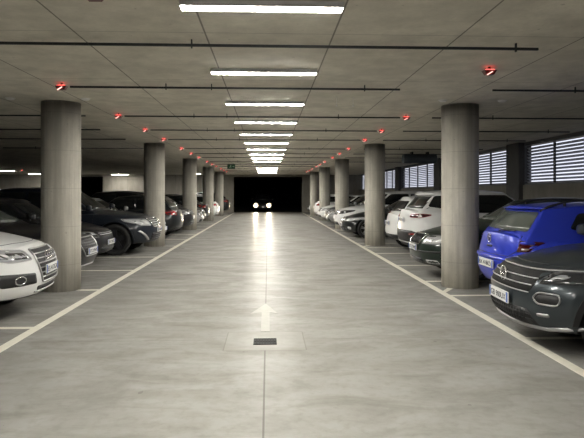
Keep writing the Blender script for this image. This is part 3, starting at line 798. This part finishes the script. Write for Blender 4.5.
# ------------------------------------------------------------------ the hall
CZ = 3.0
def slab(name, boxes, m, kind='structure'):
    bm = bmesh.new()
    for b in boxes: box(bm, *b)
    return tag(link_mesh(name, bm, m), kind=kind)
slab('floor', [(-7.7, 8.2, -7, 45.0, -.2, 0)], M_FLOOR)
slab('floor_left', [(-27, -7.7, -7, 45.0, -.2, 0)], M_DIM)  # floor coloured dark in place of the shade in this hall
slab('ceiling', [(-27, 8.2, -7, 45.0, CZ, CZ + .1)], M_CEIL)
WX = 7.3
slab('wall_right', [(WX, WX + .25, -7, 45, 0, 1.78)], M_PARA)
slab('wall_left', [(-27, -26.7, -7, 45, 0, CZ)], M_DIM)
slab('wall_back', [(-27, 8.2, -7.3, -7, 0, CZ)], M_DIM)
EY = 44.2
slab('wall_far', [(2.72, 7.6, EY, EY + .3, 0, CZ), (-12.95, -2.72, EY, EY + .3, 0, CZ), (-2.72, 2.72, EY, EY + .3, 2.84, CZ),
                  (-26.9, -14.9, EY, EY + .3, 0, CZ), (-14.9, -12.95, EY, EY + .3, 2.84, CZ)], M_WALL)
# spaces beyond the two openings, their darkness painted into the surfaces
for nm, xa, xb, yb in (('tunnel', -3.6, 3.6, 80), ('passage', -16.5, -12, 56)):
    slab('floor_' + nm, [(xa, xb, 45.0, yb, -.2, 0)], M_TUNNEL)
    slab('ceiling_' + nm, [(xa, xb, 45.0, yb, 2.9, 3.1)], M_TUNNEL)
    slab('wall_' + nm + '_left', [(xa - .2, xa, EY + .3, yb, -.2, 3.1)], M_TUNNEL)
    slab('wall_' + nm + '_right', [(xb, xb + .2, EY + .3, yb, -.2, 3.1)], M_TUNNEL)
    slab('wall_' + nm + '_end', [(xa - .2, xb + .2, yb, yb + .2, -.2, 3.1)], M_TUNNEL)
# pilasters and louvred windows along the right wall
COLY = [9.1, 16.45, 23.8, 31.15, 38.0]
PIL = [1.35] + [y - .42 for y in COLY] + [45.2]
for i, y in enumerate(PIL[:-1]):
    slab('trim_%d' % (i + 1), [(WX - .12, WX + .25, y - .42, y + .42, 0, CZ)], M_PIL)
prev = -6.9; n = 0
for y in PIL:
    y0, y1 = prev, min(y - .42, 45)
    prev = y + .42; n += 1
    bm = bmesh.new()
    box(bm, WX + .05, WX + .12, y0, y1, 1.78, 1.82); box(bm, WX + .05, WX + .12, y0, y1, CZ - .10, CZ)
    k = max(2, round((y1 - y0) / 1.5))
    for i in range(k + 1):
        yy = y0 + (y1 - y0) * i / k; box(bm, WX + .05, WX + .10, max(y0, yy - .025), min(y1, yy + .025), 1.82, CZ - .10)
    w = tag(link_mesh('window_%d' % n, bm, M_MULL), kind='structure')
    bm = bmesh.new(); z = 1.84
    while z < CZ - .12:
        vs = box(bm, -.045, .045, y0 + .01, y1 - .01, -.006, .006)
        R = Matrix.Rotation(radians(28), 4, 'Y')
        for v in vs: v.co = R @ v.co + Vector((WX + .16, 0, z))
        z += .088
    link_mesh('window_slats', bm, M_SLAT, w)
# ------------------------------------------------------------------ columns
XL, XR = -3.33, 3.19
ords = ['nearest', 'second', 'third', 'fourth', 'fifth']
marks = {('L', 0): 'beside the white four-ring SUV', ('L', 1): 'behind the nose of the blue-black SUV', ('L', 2): 'behind the nose of the black compact SUV',
         ('L', 3): 'just before the white hatchback tail', ('L', 4): 'next to the dark end opening',
         ('R', 0): 'beside the blue hatchback', ('R', 1): 'between the white hatchback and anthracite saloon', ('R', 2): 'past the high-bonnet white SUV',
         ('R', 3): 'past two white cars', ('R', 4): 'nearest the end wall'}
def column(x, y, label, group):
    bm = bmesh.new(); n = 64; r = .30
    prof = [(r, 0), (r, CZ)]
    rings = [[bm.verts.new((r * cos(2 * pi * k / n), r * sin(2 * pi * k / n), z)) for k in range(n)] for z in (0, 1.0, 2.0, CZ)]
    for A, B in zip(rings, rings[1:]):
        for k in range(n):
            bm.faces.new((A[k], A[(k + 1) % n], B[(k + 1) % n], B[k])).smooth = True
    bm.faces.new(rings[0][::-1]); bm.faces.new(rings[-1])
    tag(link_mesh('concrete_column', bm, M_COL, loc=(x, y, 0)), label, 'column', group, 'thing')
for i, y in enumerate(COLY):
    column(XL, y, 'round concrete column, %s in the left row, %s' % (ords[i], marks['L', i]), 'columns along the aisle')
    column(XR, y, 'round concrete column, %s in the right row, %s' % (ords[i], marks['R', i]), 'columns along the aisle')
# ------------------------------------------------------------------ lamps down the middle
def lamp(x, y, label, group, on=True, L=1.22):
    r = empty('ceiling_lamp', (x, y, CZ)); tag(r, label, 'lamp', group)
    bm = bmesh.new(); box(bm, -L / 2 - .01, L / 2 + .01, -.058, .058, -.046, 0); link_mesh('lamp_housing', bm, M_HOUSE, r)
    bm = bmesh.new(); box(bm, -L / 2, L / 2, -.052, .052, -.049, -.040); link_mesh('lamp_diffuser', bm, M_TUBE, r)
nth = ['nearest', 'second nearest', 'third nearest', 'fourth nearest', 'fifth nearest', 'sixth', 'seventh', 'eighth', 'ninth', 'tenth', 'eleventh', 'twelfth', 'thirteenth', 'fourteenth', 'fifteenth', 'sixteenth and last']
for k in range(16):
    lamp(-.045, 4.24 + 2.295 * k, 'lit white strip lamp on the ceiling, %s in the central row' % nth[k], 'strip lamps over the aisle')
for y, w in ((1.93, 'just behind the viewer'), (-.33, 'second behind the viewer'), (-2.6, 'third behind the viewer')):
    lamp(-.045, y, 'lit white strip lamp on the ceiling, %s' % w, 'strip lamps over the aisle')
for x, y, w in ((-11.3, 43.0, 'in the left hall close before the pale end wall'), (-5.6, 41.3, 'between left columns near the end wall'),
                (-17.2, 42.2, 'in the far left hall, just left of the nearest column'), (-16.9, 36.4, 'in the far left hall at the left border')):
    lamp(x, y, 'lit strip lamp %s' % w, 'strip lamps of the left hall')
# ------------------------------------------------------------------ trunking and parking indicators
CY = [5.28, 7.42, 10.2, 12.42, 14.6, 17.55, 19.77, 21.95, 24.9, 27.1, 29.3, 32.25, 34.45, 36.65]
nc = ['nearest', 'second nearest', 'third nearest', 'fourth nearest', 'fifth nearest', 'sixth', 'seventh', 'eighth', 'ninth', 'tenth', 'eleventh', 'twelfth', 'thirteenth', 'fourteenth']
def trunk(x0, x1, y, label, group, clips):
    r = empty('cable_trunking', ((x0 + x1) / 2, y, CZ)); tag(r, label, 'cable trunking', group); h = (x1 - x0) / 2
    bm = bmesh.new(); box(bm, -h, h, -.011, .011, -.066, -.042); link_mesh('trunking_bar', bm, M_DARKM, r)
    for x in clips:
        bm = bmesh.new(); box(bm, x - r.location.x - .006, x - r.location.x + .006, -.012, .012, -.082, 0)
        link_mesh('hanger', bm, M_DARKM, r)
for i, y in enumerate(CY):
    trunk(-2.95 if i == 0 else -2.6, (2.62, 1.78)[i] if i < 2 else 2.45, y, 'dark cable trunking across the aisle ceiling, %s' % nc[i], 'trunking over the aisle', (-1.35, -.75, 1.3) if i else (-2.75, -.72, 2.4))
    if 1 <= i < 9:
        trunk(3.05, 6.9, y, 'dark cable trunking over the right parking row, %s' % nc[i - 1], 'trunking over the right parking row', (4.2, 6.4))
    if 2 <= i < 6:
        trunk(-8.2, -3.7 if i > 2 else -3.3, y, 'dark cable trunking over the left parking row, %s' % nc[i - 2], 'trunking over the left parking row', (-7.2,))
def sensor(x, y, label, group):
    r = empty('bay_indicator', (x, y, CZ)); tag(r, label, 'indicator light', group)
    bm = bmesh.new(); box(bm, -.075, .075, -.045, .045, -.095, -.045)
    for v in bm.verts:
        if v.co.z < -.08: v.co.x *= .6; v.co.y *= .7
    link_mesh('indicator_housing', bm, M_SENS, r)
    bm = bmesh.new(); box(bm, -.012, .012, -.012, .012, -.05, 0); link_mesh('indicator_stem', bm, M_DARKM, r)
    bm = bmesh.new(); box(bm, -.05, .05, -.035, .035, -.046, -.034); link_mesh('indicator_glow', bm, M_RED, r)
    bm = bmesh.new(); vs = box(bm, -.036, .036, -.009, .009, -.005, .005)
    Rm = Matrix.Rotation(radians(-32), 4, 'Y')
    for v in vs: v.co = Rm @ v.co + Vector((-.01, -.042, -.082))
    link_mesh('indicator_strip', bm, M_PINK, r)
sensor(2.54, 6.27, 'red bay indicator alone between the first two trunkings on the right', 'red bay indicators, right row')
for i, y in enumerate(CY[1:], 1):
    sensor(-2.71, y, 'red bay indicator, %s in the left row' % nc[i - 1], 'red bay indicators, left row')
    if i >= 2: sensor(2.56, y, 'red bay indicator at the trunking end, %s in the right row' % nc[i - 1], 'red bay indicators, right row')
sensor(-1.22, 3.96, 'dark red bay indicator at the top border, left of the nearest lamp', 'red bay indicators, left row')
for x, y, l in ((-16.9, 33.5, 'left'), (-15.2, 35.0, 'right')):
    sensor(x, y, 'tiny red bay indicator in the dark far left hall, %s one of two' % l, 'red bay indicators of the left hall')
# small white ceiling caps beside the nearest columns
for x, y, l in ((-3.93, 8.65, 'left of the nearest left column'), (-2.80, 8.65, 'right of the nearest left column'), (2.73, 8.55, 'left of the nearest right column'), (3.67, 8.55, 'right of the nearest right column')):
    bm = bmesh.new(); bmesh.ops.create_cone(bm, cap_ends=True, segments=20, radius1=.05, radius2=.075, depth=.025)
    tag(link_mesh('ceiling_disc', bm, M_WHITEP, loc=(x, y, CZ - .0125)), 'small pale disc on the ceiling %s' % l, 'ceiling disc', 'ceiling discs')
# two little white drops under the second trunking
for x, l in ((1.03, 'left'), (1.28, 'right')):
    bm = bmesh.new(); tube(bm, [(0, 0, 0), (0, 0, -.13)], .004, 6); bmesh.ops.create_uvsphere(bm, u_segments=12, v_segments=8, radius=.013, matrix=Matrix.Translation((0, 0, -.14)))
    tag(link_mesh('hanging_drop', bm, M_WHITEP, loc=(x, 8.3, CZ)), 'small white drop hanging from the ceiling right of the lamps, %s of two' % l, 'sensor', 'hanging drops')
# exit sign
r = empty('exit_sign', (-1.78, 27.0, CZ)); tag(r, 'green emergency exit sign hanging above the aisle, left of the lamps', 'sign')
bm = bmesh.new(); box(bm, -.19, .19, -.02, .02, -.27, -.07); link_mesh('sign_panel', bm, M_SIGN, r)
bm = bmesh.new()
for x in (-.12, .12): tube(bm, [(x, 0, 0), (x, 0, -.075)], .006, 6)
link_mesh('sign_hanger', bm, M_DARKM, r)
bm = bmesh.new()
def flat(poly, y0=-.0235, y1=-.0195):
    A = [bm.verts.new((p[0], y0, p[1])) for p in poly]; B = [bm.verts.new((p[0], y1, p[1])) for p in poly]
    bm.faces.new(A); bm.faces.new(B[::-1])
    for i in range(len(A)): bm.faces.new((A[i], A[i - 1], B[i - 1], B[i]))
flat([(-.02 + .016 * cos(a), -.10 + .016 * sin(a)) for a in [2 * pi * k / 10 for k in range(10)]])
flat([(-.05, -.125), (-.015, -.118), (-.03, -.18), (-.055, -.18)])
flat([(-.03, -.175), (.005, -.205), (-.01, -.25), (-.022, -.25), (-.012, -.21), (-.045, -.185)])
flat([(-.055, -.175), (-.04, -.185), (-.075, -.23), (-.11, -.235), (-.11, -.222), (-.08, -.215)])
flat([(-.02, -.125), (.03, -.15), (.025, -.162), (-.025, -.14)])
flat([(.06, -.18), (.12, -.18), (.12, -.205), (.16, -.17), (.12, -.135), (.12, -.16), (.06, -.16)])
link_mesh('sign_pictogram', bm, M_SIGNW, r)
# jet fan under the ceiling over the right row
r = empty('jet_fan', (5.35, 19.4, CZ)); tag(r, 'blue-grey jet fan under the ceiling above the right parking row', 'fan')
bm = bmesh.new()
for a, b in ((0, 1),):
    n = 28; prof = [(.145, -.6), (.17, -.57), (.17, -.3), (.155, -.27), (.155, .27), (.17, .3), (.17, .57), (.145, .6), (.12, .57), (.12, -.57)]
    lathe_y(bm, prof, n)
bmesh.ops.rotate(bm, verts=bm.verts[:], cent=(0, 0, 0), matrix=Matrix.Rotation(radians(90), 3, 'Z'))
bmesh.ops.translate(bm, verts=bm.verts[:], vec=(0, 0, -.24)); link_mesh('fan_casing', bm, M_FAN, r)
for x in (-.28, .28):
    bm = bmesh.new(); box(bm, x - .03, x + .03, -.12, .12, -.1, 0); link_mesh('fan_bracket', bm, M_DARKM, r)
# ------------------------------------------------------------------ floor paint and drain
def strip(name, quads, m=M_LINE):
    bm = bmesh.new()
    for q in quads:
        a = [bm.verts.new((x, y, .003)) for x, y in q]; b = [bm.verts.new((x, y, -.01)) for x, y in q]
        bm.faces.new(a); bm.faces.new(b[::-1])
        for i in range(len(a)): bm.faces.new((a[i - 1], a[i], b[i], b[i - 1]))
    bmesh.ops.recalc_face_normals(bm, faces=bm.faces[:])
    return tag(link_mesh(name, bm, m), kind='structure')
def rect(x0, x1, y0, y1): return [(x0, y0), (x1, y0), (x1, y1), (x0, y1)]
LX, RX = -2.65, 2.71
strip('floor_line_left', [rect(LX - .055, LX + .055, -3, 43.5)])
strip('floor_line_right', [rect(RX - .055, RX + .055, -3, 43.5)])
ql, qr = [], []
ql += [rect(-7.3, LX - .055, y - .045, y + .045) for y in (1.6, 4.05, 6.5)]
qr += [rect(RX + .055, 7.0, y - .045, y + .045) for y in (.9, 3.3, 5.8)]
for k in range(5):
    o = 7.35 * k
    for y in (9.0, 11.25, 13.55, 16.22):
        if k == 4 and y > 9.1: break
        if y < 16 : ql.append(rect(-7.3, LX - .055, y + o - .045, y + o + .045) if y != 9.0 else rect(-3.05, LX - .055, y + o - .045, y + o + .045))
    for y in (8.27, 9.62): qr.append(rect(RX + .055, 7.0, y + o - .045, y + o + .045))
    qr.append([(RX + .05, 8.52 + o), (RX + .05, 8.66 + o), (3.22, 9.42 + o), (3.32, 9.36 + o)])
    if k < 4: qr += [rect(RX + .055, 7.0, y + o - .045, y + o + .045) for y in (11.75, 14.1)]
strip('floor_markings_left', ql); strip('floor_markings_right', qr)
ax = -.03
strip('floor_arrow', [[(ax, 7.78), (ax - .20, 7.12), (ax - .05, 7.2), (ax + .05, 7.2), (ax + .16, 7.12)], [(ax - .05, 7.2), (ax - .05, 6.22), (ax + .05, 6.22), (ax + .05, 7.2)]], M_ARROW)
r = empty('floor_drain', (-.03, 5.79, 0)); tag(r, 'small black slotted drain grate in the middle of the aisle floor', 'drain grate')
bm = bmesh.new(); box(bm, -.12, .12, -.115, .115, -.01, .002); link_mesh('drain_well', bm, M_UNDER, r)
bm = bmesh.new()
for i in range(9): box(bm, -.12 + .0285 * i, -.108 + .0285 * i, -.115, .115, .0, .006)
for y in (-.115, -.01, .103): box(bm, -.12, .12, y, y + .012, .0, .0065)
link_mesh('drain_grating', bm, M_IRON, r)

# ------------------------------------------------------------------ daylight outside, camera, output
w = bpy.data.worlds.new('World'); SC.world = w; w.use_nodes = True
nt = w.node_tree; bg = nt.nodes['Background']
tc = nt.nodes.new('ShaderNodeTexCoord'); sx = nt.nodes.new('ShaderNodeSeparateXYZ'); cr = nt.nodes.new('ShaderNodeValToRGB')
nt.links.new(tc.outputs['Generated'], sx.inputs[0]); nt.links.new(sx.outputs[2], cr.inputs[0]); nt.links.new(cr.outputs[0], bg.inputs[0])
cr.color_ramp.elements[0].position = 0; cr.color_ramp.elements[0].color = (.78, .80, .92, 1)
mp = nt.nodes.new('ShaderNodeMix'); mp.data_type = 'RGBA'; gt = nt.nodes.new('ShaderNodeMath'); gt.operation = 'GREATER_THAN'; gt.inputs[1].default_value = -.02
nt.links.new(sx.outputs[2], gt.inputs[0]); nt.links.new(gt.outputs[0], mp.inputs['Factor']); mp.inputs['A'].default_value = (.10, .10, .10, 1)
nt.links.new(cr.outputs[0], mp.inputs['B']); nt.links.new(mp.outputs['Result'], bg.inputs[0])
cr.color_ramp.elements[1].position = .5; cr.color_ramp.elements[1].color = (.60, .70, .95, 1)
bg.inputs[1].default_value = .18
cam = bpy.data.cameras.new('camera'); co = bpy.data.objects.new('camera', cam); COL.objects.link(co)
co.location = (0, 0, 1.55); co.rotation_euler = (pi / 2, 0, radians(-2.48))
cam.sensor_width = 36; cam.lens = 36 * 555 / 584; cam.shift_y = -26 / 584; cam.clip_end = 200
SC.camera = co
vs = SC.view_settings; vs.view_transform = 'Standard'; vs.look = 'None'; vs.exposure = 2.95; vs.gamma = 1; vs.use_curve_mapping = False
cy = SC.cycles
cy.use_denoising = True
cy.max_bounces = 8; cy.diffuse_bounces = 1; cy.glossy_bounces = 4
cy.sample_clamp_indirect = 6
cy.use_light_tree = True
